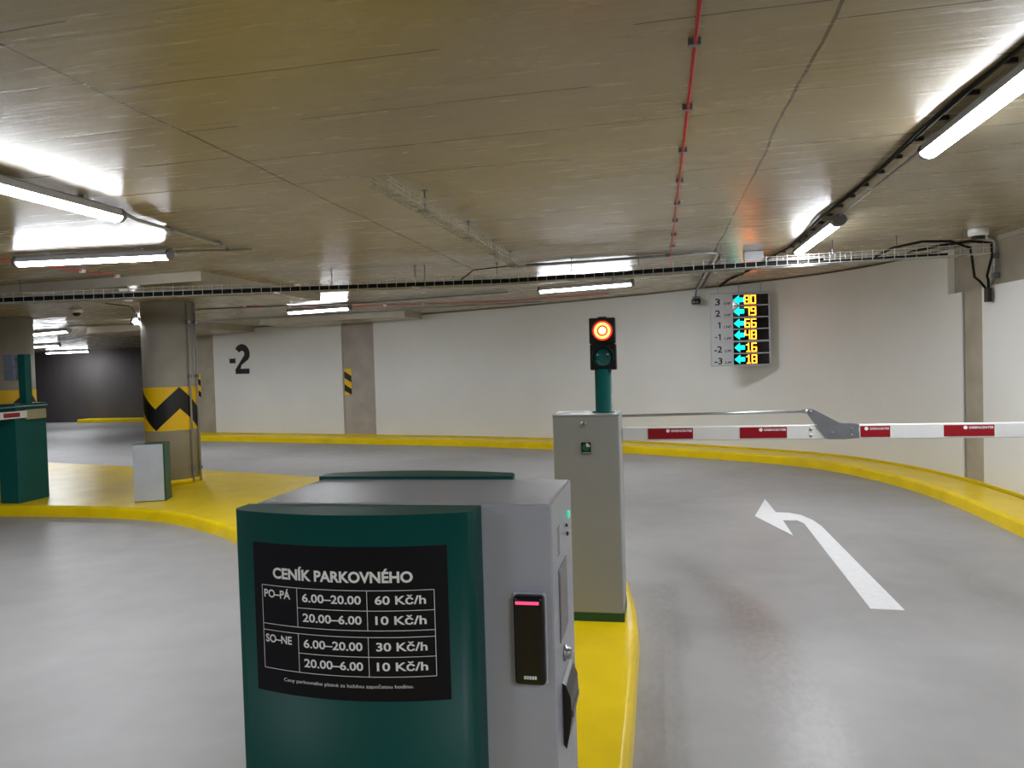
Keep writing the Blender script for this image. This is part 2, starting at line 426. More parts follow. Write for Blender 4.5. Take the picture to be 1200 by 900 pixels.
# yellow island
ISL = [(-16, 7.3), (-13, 7.3), (-10.5, 7.3), (-8.8, 7.29), (-7.4, 7.28), (-6.2, 7.28), (-5.4, 7.17), (-4.83, 6.95), (-4.4, 6.7), (-3.9, 6.35), (-2.6, 5.2), (-1.6, 3.8), (-1.08, 2.4), (-.94, 1.2), (-.9, -.5), (-.9, -3),
       (-.14, -3), (-.14, 1), (-.14, 2.6), (-.142, 3.6), (-.15, 4.2), (-.20, 4.75), (-.32, 5.25), (-.9, 6.4), (-1.8, 7.6), (-3, 8.7), (-4.38, 9.4), (-6.74, 10.16), (-10.2, 11.1), (-16, 12.9)]
a = crom(ISL[:16], 6); b = crom(ISL[16:], 6); outline = a+b
def inset(poly, d):
    o = []; n = len(poly)
    for i in range(n):
        p = poly[i]; t = (poly[(i+1) % n]-poly[i-1]).normalized(); nn = Vector((-t.y, t.x)); o.append(p+nn*d)
    return o
mb = MB(); g = mb.bm; lv = []
for d, z in ((0, 0), (.006, .085), (.014, .108), (.035, .12)):
    lv.append([g.verts.new((p.x, p.y, z)) for p in inset(outline, d)])
nn = len(outline)
for j in range(3):
    for i in range(nn):
        f = g.faces.new((lv[j][i], lv[j][(i+1) % nn], lv[j+1][(i+1) % nn], lv[j+1][i])); f.smooth = True
g.faces.new(lv[3])
isl = mb.build('traffic_island', m_yel)
tag(isl, 'raised yellow painted traffic island under the barriers and pillars', 'island')

# ------------------------------------------------------------------ pillars
def pillar(name, x, y, label, face):
    r = .33; t = thing(name, label, 'pillar', (x, y, .12), None)
    T = Matrix.Translation((x, y, 0))
    mb = MB(); mb.lathe([(r, .12), (r, CZ(x)-.10+.004)], 64, T); mb.build('shaft', m_pillar, t)
    mb = MB(); mb.lathe([(r+.012, .12), (r+.012, .165), (r+.003, .18)], 64, T); mb.build('painted_foot', m_yel, t)
    z0, z1 = .81, 1.365; zm = (z0+z1)/2
    def ring(mb, a0, a1, f0, f1, rr, nseg):
        prev = None
        for k in range(nseg+1):
            a = a0+(a1-a0)*k/nseg; c = (math.cos(a), math.sin(a))
            cur = [mb.bm.verts.new((x+rr*c[0], y+rr*c[1], f(a))) for f in (f0, f1)]
            if prev: f = mb.bm.faces.new((prev[0], cur[0], cur[1], prev[1])); f.smooth = True
            prev = cur
    mb = MB(); ring(mb, 0, 2*PI, lambda a: z0, lambda a: z1, r+.002, 72); band = mb.build('hazard_band', m_hyel, t); plab(band, 'yellow band with black zigzag')
    P = math.radians(103); 
    def tri(a):                                  # 1 at a peak, 0 in a valley
        u = ((a-face)/P) % 1.0; return abs(1-2*u)
    mb = MB(); ring(mb, face-P*1.5, face+P*1.5, lambda a: z0+(zm-z0)*tri(a), lambda a: zm+(z1-zm)*tri(a), r+.004, 216)
    plab(mb.build('zigzag', m_hblk, band), 'black zigzag stripe')
    return t
# peaks of the zigzag face slightly right of the line to the camera
ang = math.atan2(-9.03, 6.31)
p1 = pillar('concrete_pillar', -6.31, 9.03, 'round concrete pillar behind the grey-fronted box, yellow and black zigzag band', ang+math.radians(17))
p2 = pillar('concrete_pillar', -9.33, 9.6, 'round concrete pillar at the left edge, behind the green barrier cabinet', math.atan2(-9.6, 9.33)+math.radians(40))
# ------------------------------------------------------------------ hazard stickers
def hazard_sticker(name, s0, s1, z0, z1, off, label, n=2):
    t = thing(name, label, 'sticker', (*wall_at((s0+s1)/2, off), z0))
    mb = MB(); wall_strip(mb, s0, s1, off, off+.004, z0, z1); mb.build('backing', m_hyel, t)
    H = (z1-z0); q = H/(2*n)
    for k in range(n):
        a = z1-(2*k+.35)*q; mb = MB()
        L0 = wall_at(s0, off+.006); L1 = wall_at(s1, off+.006); sl = q*.75
        zs = [min(z1, a), a-sl, max(z0, a-sl-q), max(z0, a-q)]
        mb.face([(L0.x, L0.y, zs[0]), (L1.x, L1.y, zs[1]), (L1.x, L1.y, zs[2]), (L0.x, L0.y, zs[3])]); mb.build('stripe', m_hblk, t)
hazard_sticker('hazard_sticker', S_COLL+.03, S_COLL+.21, .97, 1.52, -.033, 'yellow and black striped sticker on the grey pier in the white wall')
hazard_sticker('hazard_sticker', s_of(-10.74, 16.14)+.10, s_of(-10.74, 16.14)+.26, .95, 1.5, -.018, 'yellow and black striped sticker on bare concrete just right of the zigzag pillar')

# floor number
t0 = wall_at(s_of(-9.5, 15.92), .003); t1 = wall_at(s_of(-9.06, 15.82), .003); tv = (t1-t0); 
pp0 = wall_at(s_of(-9.61, 15.94), .003); tv = (wall_at(s_of(-9.0, 15.8), .003)-pp0).normalized()
fn = lambda u, v: (pp0.x+tv.x*u-.0, pp0.y+tv.y*u-.004, v)
mb = MB()
def stroke2(mb):
    # the figure two as a swept stroke
    pts = []; w_ = .15
    cx, cz, R = .355, 1.925, .145
    for k in range(17):
        a = math.radians(150-k*11.5); pts.append((cx+R*math.cos(a), cz+R*math.sin(a)))
    pts += [(.215, 1.56)]
    prev = None
    for i, p in enumerate(pts):
        a = Vector(pts[max(i-1, 0)]); b = Vector(pts[min(i+1, len(pts)-1)]); d = (b-a).normalized(); n = Vector((-d.y, d.x))
        if i == len(pts)-1: n = Vector((1, 0)); 
        q = Vector(p); cur = [mb.bm.verts.new(fn(*(q+n*w_/2*(-1 if i == len(pts)-1 else 1)*(1)))), mb.bm.verts.new(fn(*(q-n*w_/2*(-1 if i == len(pts)-1 else 1))))]
        if prev:
            mb.bm.faces.new((prev[0], cur[0], cur[1], prev[1]))
        prev = cur
    mb.face([fn(.155, 1.475), fn(.55, 1.475), fn(.55, 1.59), fn(.155, 1.59)])
stroke2(mb); mb.face([fn(-.01, 1.72), fn(.165, 1.72), fn(.165, 1.825), fn(-.01, 1.825)])
tag(mb.build('floor_number', m_blackp), 'large black floor number -2 painted on the white wall', 'number')

# ------------------------------------------------------------------ road arrow
AR = [(1.07, 8.6), (.86, 7.68), (1.08, 6.86), (1.09, 7.5), (1.22, 7.5), (1.255, 7.35), (1.21, 4.92), (1.40, 4.91), (1.385, 7.25), (1.36, 7.52), (1.29, 7.76), (1.2, 7.86), (1.08, 7.88)]
mb = MB(); mb.prism(AR[::-1], .0005, .003)
tag(mb.build('road_arrow', m_markw), 'white painted arrow on the grey floor, turning left', 'road marking')

# ------------------------------------------------------------------ ticket machine
TX, TY = -.42, 1.29
tm = thing('ticket_machine', 'green and grey parking ticket machine with black price list, nearest the viewer', 'ticket machine', (TX, TY, .12))
mb = MB(); mb.box((-.665, 1.165, .12), (-.17, 1.42, 1.33), .004); mb.build('body', m_grey, tm)
def yf(x): # front shell
    u = (x+.478)/.192; return 1.077+.036*u*u
def yb(x):
    u = (x+.478)/.195; return 1.502-.034*u*u
mb = MB(); fr = [(-.678, 1.166), (-.678, 1.125), (-.670, yf(-.670))]+[(-.66+.37*k/24, yf(-.66+.37*k/24)) for k in range(25)]+[(-.284, 1.124), (-.281, 1.166)]
g = bmesh.new(); vs = [g.verts.new((p[0], p[1], .14)) for p in fr]; vt = [g.verts.new((p[0], p[1], 1.328)) for p in fr]; N_ = len(fr)
g.faces.new(vs[::-1]); g.faces.new(vt)
for i in range(N_):
    f = g.faces.new((vs[i], vs[(i+1) % N_], vt[(i+1) % N_], vt[i])); f.smooth = 2 < i < N_-3
mb.merge(g); mb.build('front_cover', m_green, tm)
mb = MB(); bk = [(-.672, 1.421), (-.672, 1.455)]+[(-.66+.37*k/24, yb(-.66+.37*k/24)) for k in range(25)]+[(-.281, 1.45), (-.279, 1.421)]
mb.prism(bk, .14, 1.335); plab(mb.build('rear_cover', m_green, tm), 'green curved rear cover')
mb = MB(); mb.box((-.69, 1.10, .12), (-.18, 1.48, .15)); mb.build('base_plate', m_dgreen, tm)
# price list on the curved cover
LX0, LZ1 = -.636, 1.281; LW, LH = .316, .234
def lf(u, v, o=.0016): # u right, v down
    x = LX0+u; return (x, yf(x)-o, LZ1-v)
def patch(mb, u0, v0, u1, v1, o, n=24):
    n = max(1, int(n*(u1-u0)/LW+.99)); prev = None
    for k in range(n+1):
        u = u0+(u1-u0)*k/n; cur = [mb.bm.verts.new(lf(u, v0, o)), mb.bm.verts.new(lf(u, v1, o))]
        if prev: f = mb.bm.faces.new((prev[0], prev[1], cur[1], cur[0])); f.smooth = True
        prev = cur
mb = MB(); patch(mb, 0, 0, LW, LH, .0012, 30); pl = mb.build('price_list', m_film, tm); plab(pl, 'black price list of parking fees in white print')
L_ = MB(); lw = .0009
U = [.016, .081, .196, .296]
V0 = [.066, .0965, .1265]; V1 = [.1365, .1665, .1965]
def hl(v, u0, u1): patch(L_, u0, v-lw/2, u1, v+lw/2, .0018)
def vl(u, v0, v1): patch(L_, u-lw/2, v0, u+lw/2, v1, .0018, 1)
for VV in (V0, V1):
    hl(VV[0], U[0], U[3]); hl(VV[2], U[0], U[3]); hl(VV[1], U[1], U[3])
    for u in U: vl(u, VV[0], VV[2])
for u in (U[0], U[3]): vl(u, V0[2], V1[0])
L_.build('table_lines', m_print, pl)
def tfn(u, v): return lf(u, -v, .0020)
def ltext(s, u0, u1, base, cap, bold=.022):
    mb = MB(); text(mb, s, u0, u1, -base, cap, tfn, bold); mb.build('lettering', m_print, pl)
ltext('CENÍK PARKOVNÉHO', .038, .266, .0535, .0155, .035)
for V_, day, a, b in ((V0, 'PO–PÁ', '60 Kč/h', '10 Kč/h'), (V1, 'SO–NE', '30 Kč/h', '10 Kč/h')):
    ltext(day, U[0]+.004, U[0]+.053, V_[0]+.0185, .0118)
    for j, (hrs, pr) in enumerate((('6.00–20.00', a), ('20.00–6.00', b))):
        ltext(hrs, U[1]+.009, U[1]+.106, V_[j]+.0205, .0122)
        ltext(pr, U[2]+.012, U[2]+.088, V_[j]+.0205, .0122)
ltext('Ceny parkovného platné za každou započatou hodinu.', .052, .262, .2135, .0052, .0)
# card reader
mb = MB(); mb.box((-.2315, 1.145, 1.054), (-.1835, 1.1665, 1.192), .006, seg=3); rd = mb.build('card_reader', m_blk, tm); plab(rd, 'black proximity card reader')
mb = MB(); mb.box((-.2335, 1.158, 1.052), (-.1815, 1.1655, 1.194), .003); mb.build('reader_bezel', m_bplast, rd)
mb = MB(); mb.box((-.2275, 1.1435, 1.1795), (-.1905, 1.1465, 1.1845), .0012); plab(mb.build('status_bar', m_pink, rd), 'glowing pink status bar')
mb = MB()
for k in range(5): mb.box((-.2165+k*.0041, 1.1442, 1.0645), (-.2135+k*.0041, 1.1452, 1.0695))
mb.build('logo_bars', m_print, rd)
# right hand face
def rx(name, m, lo, hi, bev=0, par=None, lab=None):
    mb = MB(); mb.box(lo, hi, bev); o = mb.build(name, m, par or tm)
    if lab: plab(o, lab)
    return o
scr = rx('screen_frame', m_dsteel, (-.172, 1.222, 1.093), (-.1685, 1.322, 1.212))
rx('screen', m_screen, (-.170, 1.227, 1.098), (-.1680, 1.317, 1.207), 0, scr)
mb = MB(); M_ = Matrix.Translation((-.170, 1.27, 1.060)) @ Matrix.Rotation(PI/2, 4, 'Y'); mb.lathe([(.014, 0), (.014, .003), (.010, .004), (.010, .009), (.007, .012)], 24, M_); mb.build('call_button', m_steel, tm)
for dz, dy, r, mm in ((1.275, 1.365, .008, m_gled), (1.245, 1.345, .004, m_blk), (1.262, 1.335, .003, m_blk)):
    mb = MB(); M_ = Matrix.Translation((-.1705, dy, dz)) @ Matrix.Rotation(PI/2, 4, 'Y'); mb.lathe([(r, 0), (r, .002), (r*.7, .004)], 16, M_); mb.build('indicator_light' if mm is m_gled else 'keyhole', mm, tm)
mb = MB()
for i in range(5):
    for j in range(9): mb.box((-.1702, 1.222+i*.006, 1.235+j*.0055), (-.1695, 1.224+i*.006, 1.237+j*.0055))
mb.build('speaker_grille', m_dsteel, tm)
# ticket mouth: a curved black nose
mb = MB()
prof = [(0, .922), (.005, .915), (.010, .94), (.0145, .97), (.0135, 1.0), (.006, 1.02), (0, 1.024)]
M_ = Matrix(((1, 0, 0, -.170), (0, 0, 1, 0), (0, 1, 0, 0), (0, 0, 0, 1)))
mb.prism([(p[0], p[1]) for p in prof], 1.232, 1.335, M_); tmouth = mb.build('ticket_slot', m_blk, tm); plab(tmouth, 'black curved ticket slot')
rx('slot_lip', mat('dark grey plastic', (70, 68, 70), .4), (-.170, 1.240, .965), (-.1535, 1.327, .975), .001, tmouth)

# ------------------------------------------------------------------ near barrier
bc = thing('parking_barrier', 'light grey parking barrier with white arm and red stickers across the right lane', 'barrier', (-.41, 4.33, .12))
mb = MB(); mb.box((-.590, 4.172, .165), (-.2265, 4.479, 1.25), .010, seg=3); mb.build('housing', m_cab, bc)
mb = MB(); mb.box((-.585, 4.175, .12), (-.224, 4.475, .172)); plab(mb.build('plinth', m_dgreen, bc), 'dark green plinth')
mb = MB(); mb.box((-.592, 4.17, 1.246), (-.2255, 4.481, 1.2565), .003); mb.build('lid', m_cab, bc)
M_ = Matrix.Translation((-.418, 4.171, 1.205)) @ Matrix.Rotation(PI/2, 4, 'X')
mb = MB(); mb.lathe([(.0165, -.002), (.0165, .003), (.013, .006), (.004, .0062)], 20, M_); lk = mb.build('lock', m_steel, bc)
mb = MB(); mb.box((-.421, 4.1635, 1.2), (-.415, 4.1655, 1.21)); mb.build('keyhole', m_blk, lk)
mb = MB(); mb.box((-.435, 4.1675, 1.04), (-.383, 4.1695, 1.105)); em = mb.build('emblem', m_film, bc); plab(em, 'small dark emblem plate with a green disc')
def disc(mb, cx, cz, r, y, a0=0, a1=360, n=24):
    pts = [(cx, y, cz)] if a1-a0 < 359 else []
    for k in range(n+(1 if a1-a0 < 359 else 0)):
        a = math.radians(a0+(a1-a0)*k/n); pts.append((cx+r*math.cos(a), y, cz+r*math.sin(a)))
    mb.face(pts)
mb = MB(); disc(mb, -.410, 1.078, .021, 4.167, 90, 360); mb.build('disc', m_sgreen, em)
mb = MB(); disc(mb, -.408, 1.080, .021, 4.1665, 0, 90); mb.build('disc_quarter', m_wplast, em)
mb = MB(); mb.box((-.432, 4.1668, 1.044), (-.386, 4.1676, 1.051)); mb.build('emblem_line', m_conduit, em)

tl = thing('traffic_light', 'two-lamp traffic light showing red on a green post above the grey cabinet', 'traffic light', (-.316, 4.33, 1.256))
mb = MB(); M_ = Matrix.Translation((-.318, 4.33, 0)); mb.lathe([(.066, 1.256), (.066, 1.262), (.047, 1.264), (.047, 1.50)], 40, M_); mb.build('post', m_green, tl)
mb = MB(); mb.box((-.386, 4.29, 1.495), (-.24, 4.37, 1.638), .006); mb.box((-.388, 4.29, 1.641), (-.242, 4.37, 1.785), .006); mb.box((-.38, 4.295, 1.63), (-.25, 4.365, 1.65)); hs = mb.build('housing', m_blk, tl)
mb = MB(); mb.box((-.34, 4.31, 1.783), (-.29, 4.35, 1.792), .003); mb.build('top_cap', m_blk, tl)
for cz, lit in ((1.713, True), (1.568, False)):
    cx = -.313
    M_ = Matrix.Translation((cx, 4.291, cz)) @ Matrix.Rotation(PI/2, 4, 'X')
    mb = MB(); n = 32; g = mb.bm
    rr = []
    for (r, z, half) in ((.061, 0, 0), (.061, .035, 1), (.058, .035, 1), (.058, .0, 0)):
        rr.append([g.verts.new(M_ @ Vector((r*math.cos(2*PI*k/n), r*math.sin(2*PI*k/n), z*(1 if math.sin(2*PI*k/n) > -.3 else .25)))) for k in range(n)])
    for j in range(3):
        for k in range(n): f = g.faces.new((rr[j][k], rr[j][(k+1) % n], rr[j+1][(k+1) % n], rr[j+1][k])); f.smooth = True
    mb.build('visor', m_blk, tl)
    mb = MB(); mb.lathe([(.055, -.003), (.053, .004), (.035, .010), (.012, .013)], 40, M_)
    ln = mb.build('lens', m_red_l if lit else m_gr_l, tl); plab(ln, 'lit red lens' if lit else 'unlit green lens')
    if lit:
        mb = MB(); g = mb.bm; ra = [g.verts.new(M_ @ Vector((.030*math.cos(2*PI*k/40), .030*math.sin(2*PI*k/40), .0125))) for k in range(40)]
        rb = [g.verts.new(M_ @ Vector((.045*math.cos(2*PI*k/40), .045*math.sin(2*PI*k/40), .0095))) for k in range(40)]
        for k in range(40): g.faces.new((ra[k], ra[(k+1) % 40], rb[(k+1) % 40], rb[k]))
        mb.build('glow_ring', m_red_h, ln)
        mb = MB(); mb.lathe([(.021, .012), (.019, .0145), (.004, .0155)], 32, M_); mb.build('glow_centre', m_red_c, ln)

# barrier arm (folding at the bracket)
AY = 4.40
def ar(px_x, k=.9865): return px_x*k
def az(z): return 1.55+(z-1.55)*.9865
ba = bc
YF = AY-.022
mb = MB(); mb.box((-.223, YF, az(1.082)), (ar(.99), AY+.022, az(1.16)), .004); arm1 = mb.build('barrier_arm', m_wplast, ba); plab(arm1, 'white inner half of the arm')
mb = MB(); mb.box((ar(.93), YF-.001, az(1.082)), (2.75, AY+.022, az(1.16)), .004); arm2 = mb.build('barrier_arm', m_wplast, ba); plab(arm2, 'white outer half of the arm')
mb = MB(); mb.tube([(-.223, AY, az(1.225)), (ar(.78), AY, az(1.235))], .0075, 12); mb.tube([(ar(.76), AY, az(1.2348)), (ar(.80), AY, az(1.235))], .012, 10); mb.build('pull_rod', m_steel, ba)
BR = [(.795, 1.247), (.815, 1.247), (.955, 1.168), (1.05, 1.163), (1.045, 1.14), (1.05, 1.09), (.97, 1.082), (.885, 1.083), (.783, 1.23), (.785, 1.242)]
mb = MB(); M_ = Matrix(((1, 0, 0, 0), (0, 0, -1, 0), (0, 1, 0, 0), (0, 0, 0, 1)))
mb.prism([(ar(x), az(z)) for x, z in BR], -(YF-.002), -(YF-.008), M_); mb.prism([(ar(x), az(z)) for x, z in BR], -(AY+.03), -(AY+.024), M_)
kb = mb.build('knuckle_bracket', m_dsteel, ba); plab(kb, 'grey steel knuckle bracket')
def bolt(x, z, y, r, par):
    mb = MB(); M_ = Matrix.Translation((x, y, z)) @ Matrix.Rotation(PI/2, 4, 'X'); mb.lathe([(r, -.001), (r, .003), (r*.6, .005)], 8, M_, False); mb.build('bolt', m_steel, par)
for x, z in ((.80, 1.237), (.91, 1.12), (1.01, 1.14), (1.01, 1.105)): bolt(ar(x), az(z), YF-.008, .006, kb)
for x, z in ((.80, 1.138), (.80, 1.103)): bolt(ar(x), az(z), YF, .009, arm1)
def arm_stick(x0, x1, tx0):
    mb = MB(); mb.box((ar(x0), YF-.0025, az(1.092)), (ar(x1), YF-.0005, az(1.152)))
    a_ = len(mb.bm.faces)
    text(mb, 'GREENCENTER', ar(tx0)+.016, ar(x1)-.004, az(1.132), .011, lambda u, v: (u, YF-.0035, v), .02); disc(mb, ar(tx0), az(1.138), .0095, YF-.0035)
    mb.mi(m_sred); k = mb.mi(m_print); mb.bm.faces.ensure_lookup_table()
    for f in mb.bm.faces[a_:]: f.material_index = k
    st = mb.build('sticker', m_sred, arm1 if x0 < .9 else arm2); plab(st, 'dark red sticker with small white lettering')
arm_stick(-.08, .17, .032); arm_stick(.425, .675, .537); arm_stick(1.055, 1.205, 1.085); arm_stick(1.47, 1.715, 1.575); arm_stick(2.12, 2.37, 2.23)

# ------------------------------------------------------------------ left barrier
lc = thing('parking_barrier', 'dark green parking barrier at the left edge of the yellow island', 'barrier', (-7.27, 7.64, .12))
mb = MB(); mb.box((-7.40, 7.42, .12), (-7.15, 7.86, 1.225), .008); mb.build('housing', m_green, lc)
mb = MB(); mb.box((-7.408, 7.412, 1.222), (-7.142, 7.868, 1.245), .004); mb.build('lid', m_green, lc)
la = lc
mb = MB(); mb.box((-7.145, 3.6, 1.085), (-7.11, 7.56, 1.165), .004); arm3 = plab(mb.build('barrier_arm', m_wplast, la), 'white arm')
mb = MB(); mb.box((-7.147, 7.54, 1.06), (-7.095, 7.81, 1.175), .012); plab(mb.build('clamp', m_cream, la), 'beige cast clamp')
mb = MB(); mb.box((-7.1095, 7.22, 1.1), (-7.1085, 7.44, 1.15)); mb.build('sticker', m_sred, arm3)
mb = MB(); mb.tube([(-7.12, 7.85, 1.215), (-7.12, 6.2, 1.21)], .008, 8); mb.build('pull_rod', m_steel, la)
lt = thing('traffic_light', 'grey traffic light seen side-on on the green post of the left cabinet', 'traffic light', (-7.22, 7.64, 1.245))
mb = MB(); mb.box((-7.262, 7.60, 1.245), (-7.165, 7.69, 1.81), .006); mb.build('post', m_green, lt)
mb = MB(); mb.box((-7.44, 7.58, 1.51), (-7.30, 7.70, 1.655), .01); mb.box((-7.44, 7.58, 1.66), (-7.30, 7.70, 1.81), .01); mb.build('housing', mat('blue grey plastic', (108, 116, 132), .45), lt)
for z_ in (1.54, 1.74): mb = MB(); mb.box((-7.302, 7.615, z_), (-7.26, 7.665, z_+.03)); mb.build('bracket', m_dsteel, lt)

# grey-fronted box
gx, gy, ga = -5.77, 7.53, math.atan2(.11, .29)
gb = thing('equipment_box', 'knee-high box with a light grey front and dark green sides before the zigzag pillar', 'box', (-5.65, 7.7, .12))
M_ = Matrix.Translation((gx, gy, 0)) @ Matrix.Rotation(ga, 4, 'Z')
mb = MB(); mb.box((0, .008, .12), (.335, .235, .765), .004, M_); mb.build('housing', m_dgreen, gb)
mb = MB(); mb.box((.004, -.004, .128), (.318, .008, .757), .003, M_); plab(mb.build('front_panel', mat('pale grey panel', (168, 172, 180), .45), gb), 'light grey front panel')
mb = MB(); mb.lathe([(.006, 0), (.006, .003)], 10, M_ @ Matrix.Translation((.336, .12, .46)) @ Matrix.Rotation(PI/2, 4, 'Y')); mb.build('lock', m_steel, gb)

# ------------------------------------------------------------------ conduits up the zigzag pillar
def conduit(name, pts, r, m, label, cat='conduit', clips=None, clipm=None, group=None, cname='clip'):
    t = thing(name, label, cat, pts[0], group)
    mb = MB(); mb.tube(pts, r, 10); mb.build('tube', m, t)
    for c in (clips or []):
        mb = MB(); mb.box((c[0]-r*1.6, c[1]-r*1.6, c[2]-r*1.6), (c[0]+r*1.6, c[1]+r*1.6, c[2]+r*1.6), r*.4); mb.build(cname, clipm or m, t)
    return t
d = Vector((math.cos(ang+.93), math.sin(ang+.93)))
for k, lab in ((0, 'thin grey conduit up the right flank of the zigzag pillar, nearer the camera'), (1, 'thin grey conduit up the right flank of the zigzag pillar, farther round')):
    a = ang+.72+.42*k; q = Vector((math.cos(a), math.sin(a)))*(.33+.020); x, y = -6.31+q.x, 9.03+q.y
    conduit('pillar_conduit', [(x, y, .13), (x, y, CZ(x)-.12)], .014, m_conduit, lab, clips=[(x, y, z) for z in (.3, 1.5, 2.2)], clipm=m_dsteel)

# ------------------------------------------------------------------ batten lights
def batten_proto(p0, p1, label, group='tube lights under the ceiling', cap=.03):
    p0 = Vector(p0); p1 = Vector(p1); d = (p1-p0); L = d.length; d.normalize()
    t = thing('batten_light', label, 'light', (p0+p1)/2+Vector((0, 0, .05)), group)
    side = Vector((-d.y, d.x, 0)).normalized(); up = side.cross(d)
    if up.z < 0: up = -up
    def sec(prof, a, b, name, m, par=t):
        mb = MB(); g = mb.bm; r0 = [g.verts.new(p0+d*a+side*u+up*v) for u, v in prof]; r1 = [g.verts.new(p0+d*b+side*u+up*v) for u, v in prof]
        n = len(prof); g.faces.new(r0[::-1]); g.faces.new(r1)
        for i in range(n): f = g.faces.new((r0[i], r0[(i+1) % n], r1[(i+1) % n], r1[i])); f.smooth = n > 6
        return mb.build(name, m, par)
    R = .05
    dif = [(R*math.cos(a), R*.9*math.sin(a)-.0) for a in [PI*1.06+PI*.88*k/14 for k in range(15)]]
    top_ = [(-R-.001, -.012), (R+.001, -.012), (R*.8, .030), (R*.5, .042), (-R*.5, .042), (-R*.8, .030)]
    sec(dif, cap, L-cap, 'diffuser', m_tube); sec(top_, cap*.6, L-cap*.6, 'housing', m_bplast)
    full = [((R+.004)*math.cos(a), (R+.002)*math.sin(a)*.9) for a in [2*PI*k/20 for k in range(20)]]
    sec(full, 0, cap, 'end_cap', m_dsteel); sec(full, L-cap, L, 'end_cap', m_dsteel)
    ld = bpy.data.lights.new('lamp', 'AREA'); ld.shape = 'RECTANGLE'; ld.size = L-2*cap-.02; ld.size_y = .06; ld.energy = 4.2; ld.color = (.91, .955, 1)
    lo = bpy.data.objects.new('lamp', ld); COL.objects.link(lo); lo.parent = t; lo.location = Vector((p0+p1)/2)+Vector((0, 0, -.0475))-t.location
    lo.rotation_euler = (0, 0, math.atan2(d.y, d.x))
    for f_ in (.2, .8):
        c = p0+d*L*f_+Vector((0, 0, .045)); mb = MB(); mb.box((c.x-.02, c.y-.02, c.z-.01), (c.x+.02, c.y+.02, c.z+.02)); mb.build('mounting_clip', m_steel, t)
    return t
def bl(x0, y0, x1, y1, label, cap=.03, dz=.062): return batten_proto((x0, y0, CZ(x0)-dz), (x1, y1, CZ(x1)-dz), label, cap=cap)
bl(1.42, 3.02, 1.42, 4.47, 'lit tube light at the top right corner, the largest on the right', .035)
bl(1.42, 6.50, 1.42, 8.42, 'lit tube light near the curved wall, beyond the large one at top right', .10)
bl(-3.29, 2.75, -3.30, 4.28, 'lit tube light at the left edge, highest in the picture, pointing away from the viewer')
bl(-5.25, 5.52, -3.95, 5.74, 'lit tube light crossing the left side just above the wire tray')
bl(-1.67, 10.78, -.33, 10.50, 'lit tube light left of the red traffic light')
bl(-6.02, 11.78, -4.86, 11.64, 'lit tube light above the grey pier in the white wall')
bl(-12.35, 13.25, -11.18, 12.95, 'lit tube light in the left distance, nearest of the far three')
bl(-16.45, 17.4, -15.36, 17.45, 'lit tube light in the left distance, middle of the far three')
bl(-19.15, 21.15, -17.86, 21.5, 'lit tube light in the left distance, farthest and lowest of the three')
bl(-3.3, -2.6, -3.3, -1.1, 'lit tube light on the left row behind the viewer')
bl(1.42, -2.2, 1.42, -.7, 'lit tube light on the right row behind the viewer')
bl(-8.3, 1.2, -8.3, 2.7, 'lit tube light over the left lane outside the picture')
bl(-9.0, 11.9, -9.0, 13.35, 'added tube light hidden behind the zigzag pillar to brighten the numbered wall')  # added unseen lamp, set behind the pillar to brighten the white wall

# ------------------------------------------------------------------ wire mesh trays
cw_cache = {}
def tray(label, P, width, hgt, pitch, nl, dzf, wire=.0024, cat='cable tray'):
    P = [Vector(p) for p in P]; t = thing('wire_cable_tray', label, cat, P[0])
    def xyz(p, o, z):
        return
    for i in range(len(P)-1):
        a, b = P[i], P[i+1]; d = (b-a).normalized(); sd = Vector((-d.y, d.x, 0)).normalized(); L = (b-a).length
        mb = MB()
        for k in range(nl):
            o = -width/2+width*k/(nl-1); mb.tube([a+sd*o, b+sd*o], wire, 4, False)
        for sgn in (-1, 1):
            for hh in (hgt*.55, hgt*.95): mb.tube([a+sd*(sgn*width/2)+Vector((0, 0, hh)), b+sd*(sgn*width/2)+Vector((0, 0, hh))], wire, 4, False)
        mb.build('long_wires', m_tsteel, t)
        n = int(L/pitch); rot = math.atan2(d.y, d.x)
        me = None
        for k in range(n):
            c = a+d*(k+.5)*pitch
            if me is None:
                mb = MB(); h2 = hgt*1.08
                mb.tube([Vector((0, -width/2, h2)), Vector((0, -width/2, -.003)), Vector((0, width/2, -.003)), Vector((0, width/2, h2))], wire, 4, False)
                me = bpy.data.meshes.new('cross_wire'); mb.bm.to_mesh(me); mb.bm.free(); me.materials.append(m_tsteel)
            o = bpy.data.objects.new('cross_wire', me); COL.objects.link(o); o.parent = t; o.location = c-P[0]; o.rotation_euler = (0, 0, rot)
    return t
def rod(par, x, y, z0, z1, r=.004, foot=True):
    mb = MB(); mb.tube([(x, y, z0), (x, y, z1)], r, 6)
    if foot: mb.box((x-.03, y-.045, z0-.006), (x+.03, y+.045, z0)); mb.box((x-.02, y-.02, z1-.005), (x+.02, y+.02, z1))
    mb.build('hanger', m_dsteel, par)
TP = [(-8.6, 6.35), (-1.6, 8.12), (.6, 8.08), (3.12, 8.2)]
TP3 = [(x, y, CZ(x)-.232) for x, y in TP]
tr = tray('long galvanised wire cable tray crossing the whole picture under the ceiling', TP3, .2, .095, .1, 5, None)
for x in (-6.5, -5, -3.4, -2.55, -2.45, -1.7, -.9, -.2, .62, 1.7, 2.3, 2.9):
    k = 0 if x < -1.6 else (1 if x < .6 else 2); a, b = TP[k], TP[k+1]; y = a[1]+(b[1]-a[1])*(x-a[0])/(b[0]-a[0]); rod(tr, x, y, CZ(x)-.232, CZ(x)+.002)
